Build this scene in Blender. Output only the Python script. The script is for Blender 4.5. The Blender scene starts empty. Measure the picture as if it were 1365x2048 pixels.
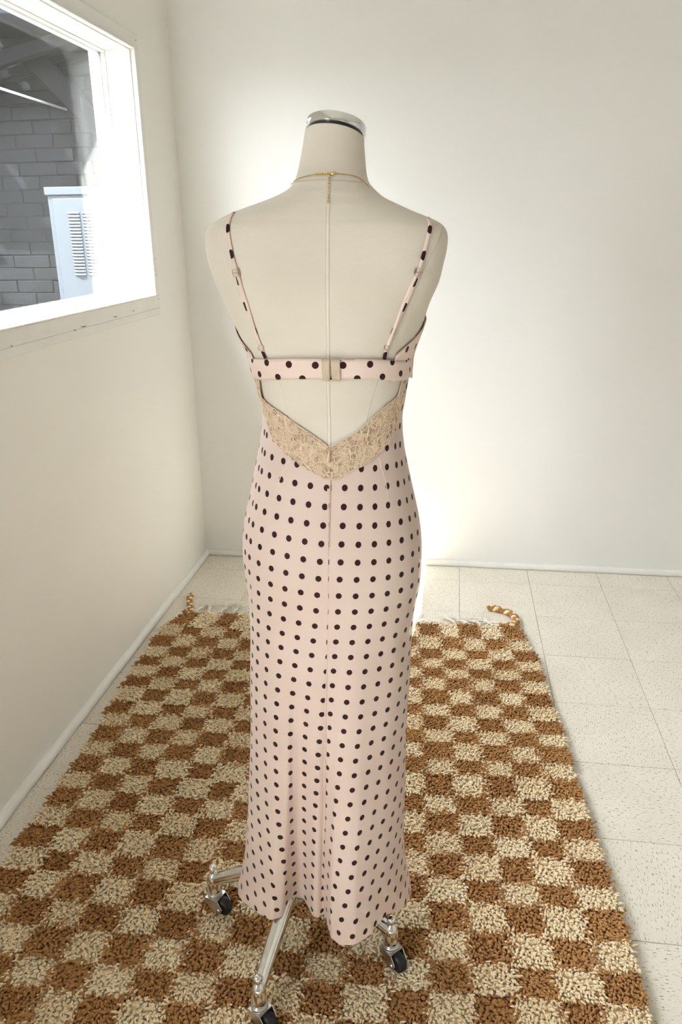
import bpy, math, random
import numpy as np
from mathutils import Vector, Matrix

random.seed(7); rng = np.random.default_rng(7)
scene = bpy.context.scene
col = scene.collection

# ------------------------------------------------------------------ camera
F_PX, YAW, PITCH, ROLL = 1560.609, .142322, .347209, -.010604
CAM = Vector((-.069842, -3.187884, 1.466629))
fwd = Vector((-math.sin(YAW)*math.cos(PITCH), math.cos(YAW)*math.cos(PITCH), -math.sin(PITCH)))
rgt = Vector((math.cos(YAW), math.sin(YAW), 0)); upv = rgt.cross(fwd)
r2 = rgt*math.cos(ROLL)+upv*math.sin(ROLL); u2 = upv*math.cos(ROLL)-rgt*math.sin(ROLL)
cd = bpy.data.cameras.new('camera'); cam = bpy.data.objects.new('camera', cd); col.objects.link(cam)
cd.sensor_fit = 'VERTICAL'; cd.sensor_height = 36.0; cd.lens = 36.0*F_PX/2048
cd.clip_start = .05; cd.clip_end = 200
M = Matrix.Identity(4)
for i in range(3):
    M[i][0] = r2[i]; M[i][1] = u2[i]; M[i][2] = -fwd[i]; M[i][3] = CAM[i]
cam.matrix_world = M
scene.camera = cam

# ------------------------------------------------------------------ world, sun, exposure
world = bpy.data.worlds.new('sky'); scene.world = world; world.use_nodes = True
wn = world.node_tree.nodes; wl = world.node_tree.links; wn.clear()
wo = wn.new('ShaderNodeOutputWorld'); wb = wn.new('ShaderNodeBackground')
wb.inputs['Color'].default_value = (.965, .96, 1.0, 1); wb.inputs['Strength'].default_value = 5.8
wl.new(wb.outputs[0], wo.inputs[0])
sd = bpy.data.lights.new('sun', 'SUN'); sun = bpy.data.objects.new('sun', sd); col.objects.link(sun)
sd.energy = 10.0; sd.angle = .006; sd.color = (1.0, .965, .91)
SUN_DIR = Vector((1.0, .8, -1.6)).normalized()
sun.rotation_euler = SUN_DIR.to_track_quat('-Z', 'Y').to_euler()
sun.location = (-4, -3, 6)
# the window in view and the added one are marked as sky portals (sampling guides, they give no light of their own)
for nm, (pa, pb, pc, pd) in (('window_portal', (-1.52, -.235, 1.235, 2.067)), ('added_window_portal', (-4.6, -3.45, .75, 2.1))):
    pl = bpy.data.lights.new(nm, 'AREA'); po = bpy.data.objects.new(nm, pl); col.objects.link(po)
    pl.shape = 'RECTANGLE'; pl.size = pd-pc; pl.size_y = pb-pa; pl.cycles.is_portal = True
    po.location = (-1.372, (pa+pb)/2, (pc+pd)/2); po.rotation_euler = (0, -math.pi/2, 0)
vs = scene.view_settings
vs.view_transform = 'Standard'; vs.look = 'None'; vs.gamma = 1.0; vs.use_curve_mapping = False
vs.exposure = 2.12
scene.cycles.max_bounces = 10; scene.cycles.diffuse_bounces = 6; scene.cycles.transparent_max_bounces = 12
scene.cycles.use_denoising = True
scene.cycles.caustics_reflective = False; scene.cycles.caustics_refractive = False; scene.cycles.sample_clamp_indirect = 12.0

# ------------------------------------------------------------------ helpers
def link(o, parent=None):
    col.objects.link(o)
    if parent is not None:
        o.parent = parent
    return o
def tag(o, label=None, cat=None, group=None, kind=None):
    if label: o['label'] = label
    if cat: o['category'] = cat
    if group: o['group'] = group
    if kind: o['kind'] = kind
    return o
def empty(name, loc=(0, 0, 0)):
    o = bpy.data.objects.new(name, None); o.location = loc; o.empty_display_size = .05
    return link(o)
class MB:
    """collects vertices and faces for one mesh"""
    def __init__(s): s.v = []; s.f = []; s.uv = None; s.smooth = []; s.mi = []
    def add(s, vs_, fs_, smooth=False, mi=0):
        b = len(s.v); s.v += [tuple(v) for v in vs_]
        for f in fs_:
            s.f.append(tuple(b+i for i in f)); s.smooth.append(smooth); s.mi.append(mi)
        return b
    def box(s, lo, hi, bev=0.0, M=None):
        x0, y0, z0 = lo; x1, y1, z1 = hi
        if bev <= 0:
            v = [(x0,y0,z0),(x1,y0,z0),(x1,y1,z0),(x0,y1,z0),(x0,y0,z1),(x1,y0,z1),(x1,y1,z1),(x0,y1,z1)]
            f = [(0,3,2,1),(4,5,6,7),(0,1,5,4),(1,2,6,5),(2,3,7,6),(3,0,4,7)]
        else:
            b = bev; v = []; f = []
            c = [((x0,x1)[i],(y0,y1)[j],(z0,z1)[k],1-2*i,1-2*j,1-2*k) for k in (0,1) for j in (0,1) for i in (0,1)]
            for (x,y,z,sx,sy,sz) in c:      # three vertices per corner: on the x-, y- and z-facing sides
                v += [(x,y+sy*b,z+sz*b),(x+sx*b,y,z+sz*b),(x+sx*b,y+sy*b,z)]
            I = lambda i,j,k,a: 3*(i+2*j+4*k)+a
            for i in (0,1): f.append([I(i,0,0,0),I(i,1,0,0),I(i,1,1,0),I(i,0,1,0)][::(1 if i else -1)])
            for j in (0,1): f.append([I(0,j,0,1),I(0,j,1,1),I(1,j,1,1),I(1,j,0,1)][::(1 if j else -1)])
            for k in (0,1): f.append([I(0,0,k,2),I(1,0,k,2),I(1,1,k,2),I(0,1,k,2)][::(1 if k else -1)])
            for i in (0,1):
                for j in (0,1): f.append([I(i,j,0,0),I(i,j,1,0),I(i,j,1,1),I(i,j,0,1)][::(1 if i!=j else -1)])
            for i in (0,1):
                for k in (0,1): f.append([I(i,0,k,0),I(i,1,k,0),I(i,1,k,2),I(i,0,k,2)][::(-1 if i!=k else 1)])
            for j in (0,1):
                for k in (0,1): f.append([I(0,j,k,1),I(1,j,k,1),I(1,j,k,2),I(0,j,k,2)][::(1 if j!=k else -1)])
            for i in (0,1):
                for j in (0,1):
                    for k in (0,1): f.append([I(i,j,k,0),I(i,j,k,1),I(i,j,k,2)][::(1 if (i+j+k)%2 else -1)])
        if M is not None: v = [tuple(M @ Vector(q)) for q in v]
        s.add(v, f); return s
    def tube(s, pts, rad, n=8, caps=True, closed=False, flat=1.0, up=None):
        P = [Vector(q) for q in pts]; m = len(P)
        R = rad if hasattr(rad, '__len__') else [rad]*m
        prev = None; vs_ = []
        for i in range(m):
            if closed: t = P[(i+1) % m]-P[i-1]
            else: t = P[min(i+1, m-1)]-P[max(i-1, 0)]
            t = t.normalized() if t.length > 1e-9 else Vector((0, 0, 1))
            if up is not None: nn = Vector(up)-t*t.dot(Vector(up))
            elif prev is None:
                a = Vector((0, 0, 1)) if abs(t.z) < .9 else Vector((0, 1, 0)); nn = a-t*t.dot(a)
            else: nn = prev-t*t.dot(prev)
            nn = nn.normalized(); prev = nn; bb = t.cross(nn)
            for k in range(n):
                a = 2*math.pi*k/n
                vs_.append(P[i]+nn*math.cos(a)*R[i]*flat+bb*math.sin(a)*R[i])
        fs_ = []
        for i in range(m if closed else m-1):
            j = (i+1) % m
            for k in range(n):
                k2 = (k+1) % n; fs_.append((i*n+k, i*n+k2, j*n+k2, j*n+k))
        b = s.add(vs_, fs_, True)
        if caps and not closed:
            s.f.append(tuple(b+k for k in range(n))[::-1]); s.smooth.append(False); s.mi.append(0)
            s.f.append(tuple(b+(m-1)*n+k for k in range(n))); s.smooth.append(False); s.mi.append(0)
        return s
    def lathe(s, prof_, n=24, M=None, smooth=True):
        vs_ = []; fs_ = []
        for r, z in prof_:
            for k in range(n):
                a = 2*math.pi*k/n; vs_.append(Vector((r*math.cos(a), r*math.sin(a), z)))
        m = len(prof_)
        for i in range(m-1):
            for k in range(n):
                k2 = (k+1) % n; fs_.append((i*n+k, i*n+k2, (i+1)*n+k2, (i+1)*n+k))
        fs_.append(tuple(range(n))[::-1]); fs_.append(tuple((m-1)*n+k for k in range(n)))
        if M is not None: vs_ = [M @ q for q in vs_]
        s.add(vs_, fs_, smooth); return s
    def grid(s, rows, closed=False, smooth=True, flip=False):
        m = len(rows); n = len(rows[0]); fs_ = []
        for i in range(m-1):
            for k in range(n if closed else n-1):
                k2 = (k+1) % n
                q = (i*n+k, i*n+k2, (i+1)*n+k2, (i+1)*n+k)
                fs_.append(q[::-1] if flip else q)
        s.add([q for r in rows for q in r], fs_, smooth); return s
    def mesh(s, name):
        me = bpy.data.meshes.new(name); me.from_pydata([tuple(v) for v in s.v], [], s.f)
        me.polygons.foreach_set('use_smooth', s.smooth)
        if any(s.mi): me.polygons.foreach_set('material_index', s.mi)
        if s.uv is not None:
            L = me.uv_layers.new(name='UVMap'); vi = np.empty(len(me.loops), dtype=np.int32)
            me.loops.foreach_get('vertex_index', vi)
            L.data.foreach_set('uv', np.asarray(s.uv, dtype=np.float32)[vi].ravel())
        me.update(); return me
    def build(s, name, mat, parent=None, loc=None):
        me = s.mesh(name)
        for m_ in (mat if isinstance(mat, (list, tuple)) else [mat]): me.materials.append(m_)
        o = bpy.data.objects.new(name, me)
        if loc is not None: o.location = loc
        return link(o, parent)
def solid(o, t, off=-1.0):
    m = o.modifiers.new('thick', 'SOLIDIFY'); m.thickness = t; m.offset = off; return o
def cr(pts, sub):
    return [Vector(q) for q in spline(np.array([tuple(p_) for p_ in pts], dtype=float), sub)]

# ------------------------------------------------------------------ materials
def new_mat(name):
    m = bpy.data.materials.new(name); m.use_nodes = True
    nt = m.node_tree; return m, nt.nodes, nt.links, nt.nodes['Principled BSDF']
def rgb(c): return (c[0], c[1], c[2], 1)
def pmat(name, c, rough=.6, metal=0, var=.0, scale=20, bump=0., bscale=200, sheen=0, spec=.5, coords='Object', dist=.002, tint=None):
    m, N, L, B = new_mat(name)
    B.inputs['Base Color'].default_value = rgb(c); B.inputs['Roughness'].default_value = rough
    B.inputs['Metallic'].default_value = metal; B.inputs['Specular IOR Level'].default_value = spec
    if sheen: B.inputs['Sheen Weight'].default_value = sheen
    tc = N.new('ShaderNodeTexCoord')
    if var:
        nz = N.new('ShaderNodeTexNoise'); nz.inputs['Scale'].default_value = scale; nz.inputs['Detail'].default_value = 5
        L.new(tc.outputs[coords], nz.inputs['Vector'])
        rp = N.new('ShaderNodeValToRGB'); t = tint or c
        rp.color_ramp.elements[0].position = .3; rp.color_ramp.elements[1].position = .7
        rp.color_ramp.elements[0].color = rgb([max(0, x*(1-var)) for x in t]); rp.color_ramp.elements[1].color = rgb([min(1, x*(1+var*.5)) for x in c])
        L.new(nz.outputs['Fac'], rp.inputs[0]); L.new(rp.outputs[0], B.inputs['Base Color'])
    if bump:
        nb = N.new('ShaderNodeTexNoise'); nb.inputs['Scale'].default_value = bscale; nb.inputs['Detail'].default_value = 3
        L.new(tc.outputs[coords], nb.inputs['Vector'])
        bp = N.new('ShaderNodeBump'); bp.inputs['Strength'].default_value = bump; bp.inputs['Distance'].default_value = dist
        L.new(nb.outputs['Fac'], bp.inputs['Height']); L.new(bp.outputs[0], B.inputs['Normal'])
    return m
def mathn(N, L, op, a, b=None, c=None):
    n = N.new('ShaderNodeMath'); n.operation = op
    for i, v in enumerate((a, b, c)):
        if v is None: continue
        if isinstance(v, (int, float)): n.inputs[i].default_value = v
        else: L.new(v, n.inputs[i])
    return n.outputs[0]

WALL = pmat('wall_paint', (.89, .885, .87), .75, var=.02, scale=1.5, bump=.12, bscale=90, spec=.25)
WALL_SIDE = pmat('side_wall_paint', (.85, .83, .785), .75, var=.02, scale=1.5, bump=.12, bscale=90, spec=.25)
CEILING = pmat('ceiling_paint', (.86, .845, .81), .8, var=.03, scale=3, bump=.1, bscale=30)
TRIM = pmat('trim_paint', (.88, .865, .835), .45, var=.05, scale=14, bump=.1, bscale=60)
CASING = pmat('casing_paint', (.80, .785, .745), .5, var=.04, scale=9, bump=.1, bscale=50)
GROUT = pmat('grout', (.13, .11, .09), .9, var=.2, scale=30)
LINEN = None
CHROME = pmat('chrome', (.80, .80, .80), .07, 1.0, var=.05, scale=30)
STEEL = pmat('brushed_steel', (.62, .61, .60), .28, 1.0, var=.08, scale=60)
BLACK_RUBBER = pmat('black_rubber', (.012, .012, .013), .45, var=.3, scale=40)
DARK_PLASTIC = pmat('dark_gasket', (.035, .034, .036), .4, var=.2, scale=30)
GOLD = pmat('gold', (.86, .62, .24), .2, 1.0, var=.1, scale=200)
PALE_METAL = pmat('pale_metal', (.55, .42, .33), .3, .6, var=.1, scale=100)
HOOK_FABRIC = pmat('hook_fabric', (.62, .50, .375), .8, var=.12, scale=60, bump=.3, bscale=900, sheen=.3)
PIPING = pmat('piping', (.60, .43, .34), .6, var=.08, scale=80)
ZIP_PULL = pmat('zip_pull', (.74, .54, .40), .3, var=.06, scale=100)
STEM_BLACK = pmat('pole_black', (.03, .03, .03), .4, .5, var=.2, scale=20)

def linen_mat():
    m, N, L, B = new_mat('linen'); tc = N.new('ShaderNodeTexCoord')
    nz = N.new('ShaderNodeTexNoise'); nz.inputs['Scale'].default_value = 9; nz.inputs['Detail'].default_value = 6
    L.new(tc.outputs['Object'], nz.inputs['Vector'])
    rp = N.new('ShaderNodeValToRGB'); rp.color_ramp.elements[0].position = .35; rp.color_ramp.elements[1].position = .68
    rp.color_ramp.elements[0].color = (.70, .635, .545, 1); rp.color_ramp.elements[1].color = (.74, .68, .595, 1)
    L.new(nz.outputs['Fac'], rp.inputs[0]); L.new(rp.outputs[0], B.inputs['Base Color'])
    h = None
    for sc in ((900, 70, 900), (120, 1, 1100)):
        mp = N.new('ShaderNodeMapping'); mp.inputs['Scale'].default_value = sc if sc[1] != 1 else (120, 120, 1100)
        L.new(tc.outputs['Object'], mp.inputs['Vector'])
        n2 = N.new('ShaderNodeTexNoise'); n2.inputs['Scale'].default_value = 1; L.new(mp.outputs[0], n2.inputs['Vector'])
        h = n2.outputs['Fac'] if h is None else mathn(N, L, 'ADD', h, n2.outputs['Fac'])
    bp = N.new('ShaderNodeBump'); bp.inputs['Strength'].default_value = .35; bp.inputs['Distance'].default_value = .0006
    L.new(h, bp.inputs['Height']); L.new(bp.outputs[0], B.inputs['Normal'])
    B.inputs['Roughness'].default_value = .9; B.inputs['Sheen Weight'].default_value = .15; B.inputs['Specular IOR Level'].default_value = .2
    return m
LINEN = linen_mat()
SEAM = pmat('seam_thread', (.77, .71, .625), .9, var=.05, scale=60)
SEAM_DARK = pmat('seam_crease', (.55, .49, .41), .9, var=.05, scale=60)

def dot_mat(name, sheer, period=.0295, rad=.0053):
    """printed polka dots; the UV map is in metres"""
    m, N, L, B = new_mat(name)
    uv = N.new('ShaderNodeUVMap'); uv.uv_map = 'UVMap'
    sx = N.new('ShaderNodeSeparateXYZ'); L.new(uv.outputs[0], sx.inputs[0])
    fx = mathn(N, L, 'SUBTRACT', mathn(N, L, 'FRACT', mathn(N, L, 'DIVIDE', sx.outputs[0], period)), .5)
    fy = mathn(N, L, 'SUBTRACT', mathn(N, L, 'FRACT', mathn(N, L, 'DIVIDE', sx.outputs[1], period)), .5)
    d = mathn(N, L, 'SQRT', mathn(N, L, 'ADD', mathn(N, L, 'MULTIPLY', fx, fx), mathn(N, L, 'MULTIPLY', fy, fy)))
    k = rad/period
    dot = N.new('ShaderNodeMapRange'); dot.interpolation_type = 'SMOOTHSTEP'
    dot.inputs['From Min'].default_value = k+.012; dot.inputs['From Max'].default_value = k-.012
    L.new(d, dot.inputs['Value'])
    tc = N.new('ShaderNodeTexCoord')
    nz = N.new('ShaderNodeTexNoise'); nz.inputs['Scale'].default_value = 7; nz.inputs['Detail'].default_value = 3
    L.new(tc.outputs['Object'], nz.inputs['Vector'])
    rp = N.new('ShaderNodeValToRGB'); rp.color_ramp.elements[0].position = .35; rp.color_ramp.elements[1].position = .7
    rp.color_ramp.elements[0].color = (.815, .645, .575, 1); rp.color_ramp.elements[1].color = (.85, .69, .625, 1)
    L.new(nz.outputs['Fac'], rp.inputs[0])
    mx = N.new('ShaderNodeMix'); mx.data_type = 'RGBA'
    L.new(dot.outputs[0], mx.inputs['Factor']); L.new(rp.outputs[0], mx.inputs['A']); mx.inputs['B'].default_value = (.034, .006, .004, 1)
    L.new(mx.outputs['Result'], B.inputs['Base Color'])
    B.inputs['Roughness'].default_value = .66; B.inputs['Sheen Weight'].default_value = .08; B.inputs['Specular IOR Level'].default_value = .2
    # fine weave
    wv = N.new('ShaderNodeTexNoise'); wv.inputs['Scale'].default_value = 1400; L.new(tc.outputs['Object'], wv.inputs['Vector'])
    n2 = N.new('ShaderNodeTexNoise'); n2.inputs['Scale'].default_value = 14; L.new(tc.outputs['Object'], n2.inputs['Vector'])
    h = mathn(N, L, 'ADD', mathn(N, L, 'MULTIPLY', wv.outputs['Fac'], .06), n2.outputs['Fac'])
    bp = N.new('ShaderNodeBump'); bp.inputs['Strength'].default_value = .3; bp.inputs['Distance'].default_value = .004
    L.new(h, bp.inputs['Height']); L.new(bp.outputs[0], B.inputs['Normal'])
    out = N['Material Output']
    tr = N.new('ShaderNodeBsdfTransparent'); ms = N.new('ShaderNodeMixShader')
    inv = mathn(N, L, 'SUBTRACT', 1.0, dot.outputs[0])
    L.new(mathn(N, L, 'MULTIPLY', inv, sheer), ms.inputs[0]); L.new(B.outputs[0], ms.inputs[1]); L.new(tr.outputs[0], ms.inputs[2])
    L.new(ms.outputs[0], out.inputs['Surface'])
    return m
DOTS = dot_mat('polka_dot_chiffon', .22)
DOTS_BAND = dot_mat('polka_dot_band', .04)
LINING = pmat('pink_lining', (.80, .63, .56), .6, var=.04, scale=8, sheen=.2, spec=.3)

def lace_mat():
    m, N, L, B = new_mat('tan_lace'); tc = N.new('ShaderNodeTexCoord')
    v1 = N.new('ShaderNodeTexVoronoi'); v1.feature = 'DISTANCE_TO_EDGE'; v1.inputs['Scale'].default_value = 330
    v2 = N.new('ShaderNodeTexVoronoi'); v2.feature = 'DISTANCE_TO_EDGE'; v2.inputs['Scale'].default_value = 75
    nz = N.new('ShaderNodeTexNoise'); nz.inputs['Scale'].default_value = 70; nz.inputs['Detail'].default_value = 2
    for n in (v1, v2, nz): L.new(tc.outputs['Object'], n.inputs['Vector'])
    net = N.new('ShaderNodeMapRange'); net.inputs['From Min'].default_value = .05; net.inputs['From Max'].default_value = .28
    net.inputs['To Min'].default_value = 1; net.inputs['To Max'].default_value = 0; L.new(v1.outputs['Distance'], net.inputs['Value'])
    mot = N.new('ShaderNodeMapRange'); mot.inputs['From Min'].default_value = .42; mot.inputs['From Max'].default_value = .52
    L.new(nz.outputs['Fac'], mot.inputs['Value'])
    edge = N.new('ShaderNodeMapRange'); edge.inputs['From Min'].default_value = .03; edge.inputs['From Max'].default_value = .10
    edge.inputs['To Min'].default_value = 1; edge.inputs['To Max'].default_value = 0; L.new(v2.outputs['Distance'], edge.inputs['Value'])
    dens = mathn(N, L, 'MAXIMUM', mathn(N, L, 'MAXIMUM', net.outputs[0], mot.outputs[0]), edge.outputs[0])
    rp = N.new('ShaderNodeValToRGB'); rp.color_ramp.elements[0].color = (.49, .355, .245, 1); rp.color_ramp.elements[1].color = (.76, .59, .435, 1)
    L.new(mathn(N, L, 'MAXIMUM', edge.outputs[0], mathn(N, L, 'MULTIPLY', mot.outputs[0], .55)), rp.inputs[0]); L.new(rp.outputs[0], B.inputs['Base Color'])
    B.inputs['Roughness'].default_value = .8; B.inputs['Specular IOR Level'].default_value = .25
    bp = N.new('ShaderNodeBump'); bp.inputs['Strength'].default_value = .6; bp.inputs['Distance'].default_value = .001
    L.new(mathn(N, L, 'ADD', edge.outputs[0], mot.outputs[0]), bp.inputs['Height']); L.new(bp.outputs[0], B.inputs['Normal'])
    tr = N.new('ShaderNodeBsdfTransparent'); ms = N.new('ShaderNodeMixShader')
    L.new(mathn(N, L, 'MULTIPLY_ADD', dens, .5, .5), ms.inputs[0]); L.new(tr.outputs[0], ms.inputs[1]); L.new(B.outputs[0], ms.inputs[2])
    L.new(ms.outputs[0], N['Material Output'].inputs['Surface'])
    return m
LACE = lace_mat()
LACE_CORD = pmat('lace_cord', (.85, .69, .525), .75, var=.08, scale=200)

def tile_mat():
    m, N, L, B = new_mat('vinyl_tile'); tc = N.new('ShaderNodeTexCoord'); oi = N.new('ShaderNodeObjectInfo')
    mp = N.new('ShaderNodeMapping'); mp.inputs['Scale'].default_value = (95, 330, 1)
    off = N.new('ShaderNodeVectorMath'); off.operation = 'ADD'
    cmb = N.new('ShaderNodeCombineXYZ')
    for k, f in ((0, 37.), (1, 91.)): L.new(mathn(N, L, 'MULTIPLY', oi.outputs['Random'], f), cmb.inputs[k])
    L.new(tc.outputs['Object'], off.inputs[0]); L.new(cmb.outputs[0], off.inputs[1]); L.new(off.outputs[0], mp.inputs['Vector'])
    n1 = N.new('ShaderNodeTexNoise'); n1.inputs['Scale'].default_value = 1; n1.inputs['Detail'].default_value = 2; L.new(mp.outputs[0], n1.inputs['Vector'])
    r1 = N.new('ShaderNodeValToRGB'); r1.color_ramp.elements[0].position = .605; r1.color_ramp.elements[1].position = .665
    L.new(n1.outputs['Fac'], r1.inputs[0])
    r2_ = N.new('ShaderNodeValToRGB'); r2_.color_ramp.elements[0].position = .33; r2_.color_ramp.elements[1].position = .40
    L.new(n1.outputs['Fac'], r2_.inputs[0])
    n2 = N.new('ShaderNodeTexNoise'); n2.inputs['Scale'].default_value = 5; n2.inputs['Detail'].default_value = 6; L.new(off.outputs[0], n2.inputs['Vector'])
    rb = N.new('ShaderNodeValToRGB'); rb.color_ramp.elements[0].position = .3; rb.color_ramp.elements[1].position = .7
    rb.color_ramp.elements[0].color = (.75, .695, .60, 1); rb.color_ramp.elements[1].color = (.82, .77, .68, 1)
    L.new(n2.outputs['Fac'], rb.inputs[0])
    m1 = N.new('ShaderNodeMix'); m1.data_type = 'RGBA'; L.new(r1.outputs[0], m1.inputs['Factor']); L.new(rb.outputs[0], m1.inputs['A']); m1.inputs['B'].default_value = (.30, .25, .19, 1)
    m2 = N.new('ShaderNodeMix'); m2.data_type = 'RGBA'; L.new(r2_.outputs[0], m2.inputs['Factor']); m2.inputs['A'].default_value = (.84, .80, .72, 1); L.new(m1.outputs['Result'], m2.inputs['B'])
    L.new(m2.outputs['Result'], B.inputs['Base Color'])
    B.inputs['Roughness'].default_value = .38; B.inputs['Specular IOR Level'].default_value = .4
    return m
TILE = tile_mat()

def yarn_mat(name, c0, c1):
    m, N, L, B = new_mat(name); tc = N.new('ShaderNodeTexCoord'); oi = N.new('ShaderNodeObjectInfo')
    nz = N.new('ShaderNodeTexNoise'); nz.inputs['Scale'].default_value = 55; nz.inputs['Detail'].default_value = 4; L.new(tc.outputs['Object'], nz.inputs['Vector'])
    f = mathn(N, L, 'ADD', nz.outputs['Fac'], mathn(N, L, 'MULTIPLY_ADD', oi.outputs['Random'], .3, -.15))
    rp = N.new('ShaderNodeValToRGB'); rp.color_ramp.elements[0].position = .3; rp.color_ramp.elements[1].position = .7
    rp.color_ramp.elements[0].color = rgb(c0); rp.color_ramp.elements[1].color = rgb(c1); L.new(f, rp.inputs[0]); L.new(rp.outputs[0], B.inputs['Base Color'])
    nb = N.new('ShaderNodeTexNoise'); nb.inputs['Scale'].default_value = 900; L.new(tc.outputs['Object'], nb.inputs['Vector'])
    bp = N.new('ShaderNodeBump'); bp.inputs['Strength'].default_value = .6; bp.inputs['Distance'].default_value = .001
    L.new(nb.outputs['Fac'], bp.inputs['Height']); L.new(bp.outputs[0], B.inputs['Normal'])
    B.inputs['Roughness'].default_value = .95; B.inputs['Sheen Weight'].default_value = .2; B.inputs['Specular IOR Level'].default_value = .1
    return m
YARN_BROWN = yarn_mat('brown_wool', (.41, .19, .058), (.52, .27, .092))
YARN_CREAM = yarn_mat('cream_wool', (.88, .70, .455), (.95, .81, .575))
YARN_WHITE = yarn_mat('fringe_yarn', (.80, .75, .66), (.92, .88, .80))
BACKING = pmat('rug_backing', (.20, .12, .06), .95, var=.2, scale=60)

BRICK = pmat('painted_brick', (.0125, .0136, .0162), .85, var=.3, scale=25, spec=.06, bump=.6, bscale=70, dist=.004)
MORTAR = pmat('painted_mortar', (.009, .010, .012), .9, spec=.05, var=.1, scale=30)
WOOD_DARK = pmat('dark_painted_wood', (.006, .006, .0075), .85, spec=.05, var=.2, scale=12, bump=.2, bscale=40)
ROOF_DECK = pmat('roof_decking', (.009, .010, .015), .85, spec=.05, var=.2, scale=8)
CABINET = pmat('cabinet_enamel', (.050, .060, .072), .5, spec=.3, var=.04, scale=6)
CONDUIT = pmat('conduit', (.16, .16, .16), .5, var=.1, scale=30)
CONCRETE = pmat('alley_concrete', (.17, .165, .16), .9, var=.15, scale=6)
STUCCO = pmat('exterior_stucco', (.30, .29, .28), .9, var=.08, scale=5)
def glass_mat():
    m, N, L, B = new_mat('window_glass'); N.remove(B)
    fr = N.new('ShaderNodeLayerWeight'); fc = mathn(N, L, 'POWER', fr.outputs['Facing'], 5.0); fac = mathn(N, L, 'MULTIPLY_ADD', fc, .96, .04)
    t = N.new('ShaderNodeBsdfTransparent'); t.inputs['Color'].default_value = (.93, .96, .96, 1)
    g = N.new('ShaderNodeBsdfGlossy'); g.inputs['Roughness'].default_value = .0
    nz = N.new('ShaderNodeTexNoise'); nz.inputs['Scale'].default_value = 3
    bp = N.new('ShaderNodeBump'); bp.inputs['Strength'].default_value = .01; L.new(nz.outputs['Fac'], bp.inputs['Height']); L.new(bp.outputs[0], g.inputs['Normal'])
    ms = N.new('ShaderNodeMixShader'); L.new(fac, ms.inputs[0]); L.new(t.outputs[0], ms.inputs[1]); L.new(g.outputs[0], ms.inputs[2])
    L.new(ms.outputs[0], N['Material Output'].inputs['Surface']); return m
GLASS = glass_mat()


AX = -1.92
# z, left x, right x, back offset, front offset, roundness
BODY = np.array([
(1.607,-.3040,-.2141,-.019,.073,2.0),(1.595,-.3057,-.2137,-.023,.072,2.0),(1.578,-.3084,-.2123,-.029,.070,2.0),
(1.551,-.3138,-.2093,-.041,.066,2.0),(1.535,-.3185,-.2050,-.052,.063,2.05),(1.526,-.3260,-.1980,-.058,.062,2.1),
(1.519,-.3380,-.1900,-.064,.062,2.1),(1.511,-.3580,-.1790,-.069,.062,2.1),(1.501,-.3895,-.1570,-.075,.064,2.15),
(1.491,-.4190,-.1340,-.080,.067,2.2),(1.481,-.4410,-.1080,-.084,.071,2.25),(1.472,-.4535,-.0915,-.088,.075,2.3),
(1.458,-.4586,-.0832,-.092,.080,2.35),(1.438,-.4588,-.0835,-.097,.087,2.4),(1.416,-.4546,-.0879,-.102,.094,2.4),
(1.388,-.4460,-.0945,-.106,.104,2.4),(1.357,-.4344,-.1076,-.106,.116,2.35),(1.318,-.4190,-.1200,-.104,.130,2.3),
(1.270,-.4000,-.1360,-.099,.136,2.3),(1.235,-.3905,-.1415,-.093,.128,2.25),(1.200,-.3840,-.1470,-.087,.113,2.2),
(1.172,-.3800,-.1510,-.084,.104,2.2),(1.130,-.3865,-.1475,-.088,.099,2.2),(1.088,-.3965,-.1385,-.097,.101,2.2),
(1.044,-.4050,-.1280,-.108,.104,2.2),(1.000,-.4150,-.1180,-.118,.106,2.2),(.950,-.4190,-.1130,-.124,.106,2.2),
(.900,-.4190,-.1130,-.124,.105,2.2),(.820,-.4080,-.1220,-.112,.100,2.2),(.760,-.3980,-.1320,-.100,.094,2.2)])
SKIRT = np.array([
(1.270,-.4030,-.1330,-.103,.140,2.3),(1.235,-.3940,-.1390,-.097,.132,2.25),(1.200,-.3870,-.1440,-.091,.117,2.2),
(1.172,-.3835,-.1480,-.088,.108,2.2),(1.130,-.3890,-.1450,-.092,.103,2.2),(1.088,-.3985,-.1365,-.101,.105,2.2),
(1.044,-.4075,-.1260,-.112,.108,2.2),(1.000,-.4185,-.1155,-.122,.110,2.2),(.960,-.4235,-.1100,-.128,.110,2.2),
(.920,-.4250,-.1090,-.130,.110,2.15),(.880,-.4225,-.1100,-.129,.110,2.1),(.830,-.4200,-.1185,-.126,.110,2.1),
(.775,-.4205,-.1225,-.122,.110,2.1),(.680,-.4262,-.1253,-.120,.110,2.05),(.560,-.4320,-.1298,-.118,.112,2.0),
(.450,-.4405,-.1292,-.118,.115,2.0),(.320,-.4515,-.1300,-.121,.122,2.0),(.250,-.4605,-.1260,-.124,.130,2.0),
(.180,-.4750,-.1150,-.128,.138,2.0),(.100,-.4950,-.1030,-.134,.146,2.0)])
def spline(tab, sub):
    out = []
    n = len(tab)
    for i in range(n-1):
        p0 = tab[max(i-1,0)]; p1 = tab[i]; p2 = tab[i+1]; p3 = tab[min(i+2,n-1)]
        for k in range(sub):
            t = k/sub
            out.append(.5*((2*p1)+(p2-p0)*t+(2*p0-5*p1+4*p2-p3)*t*t+(3*p1-p0-3*p2+p3)*t**3))
    out.append(tab[-1])
    return np.array(out)
BODY_D = spline(BODY, 6); SKIRT_D = spline(SKIRT, 6)
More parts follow.
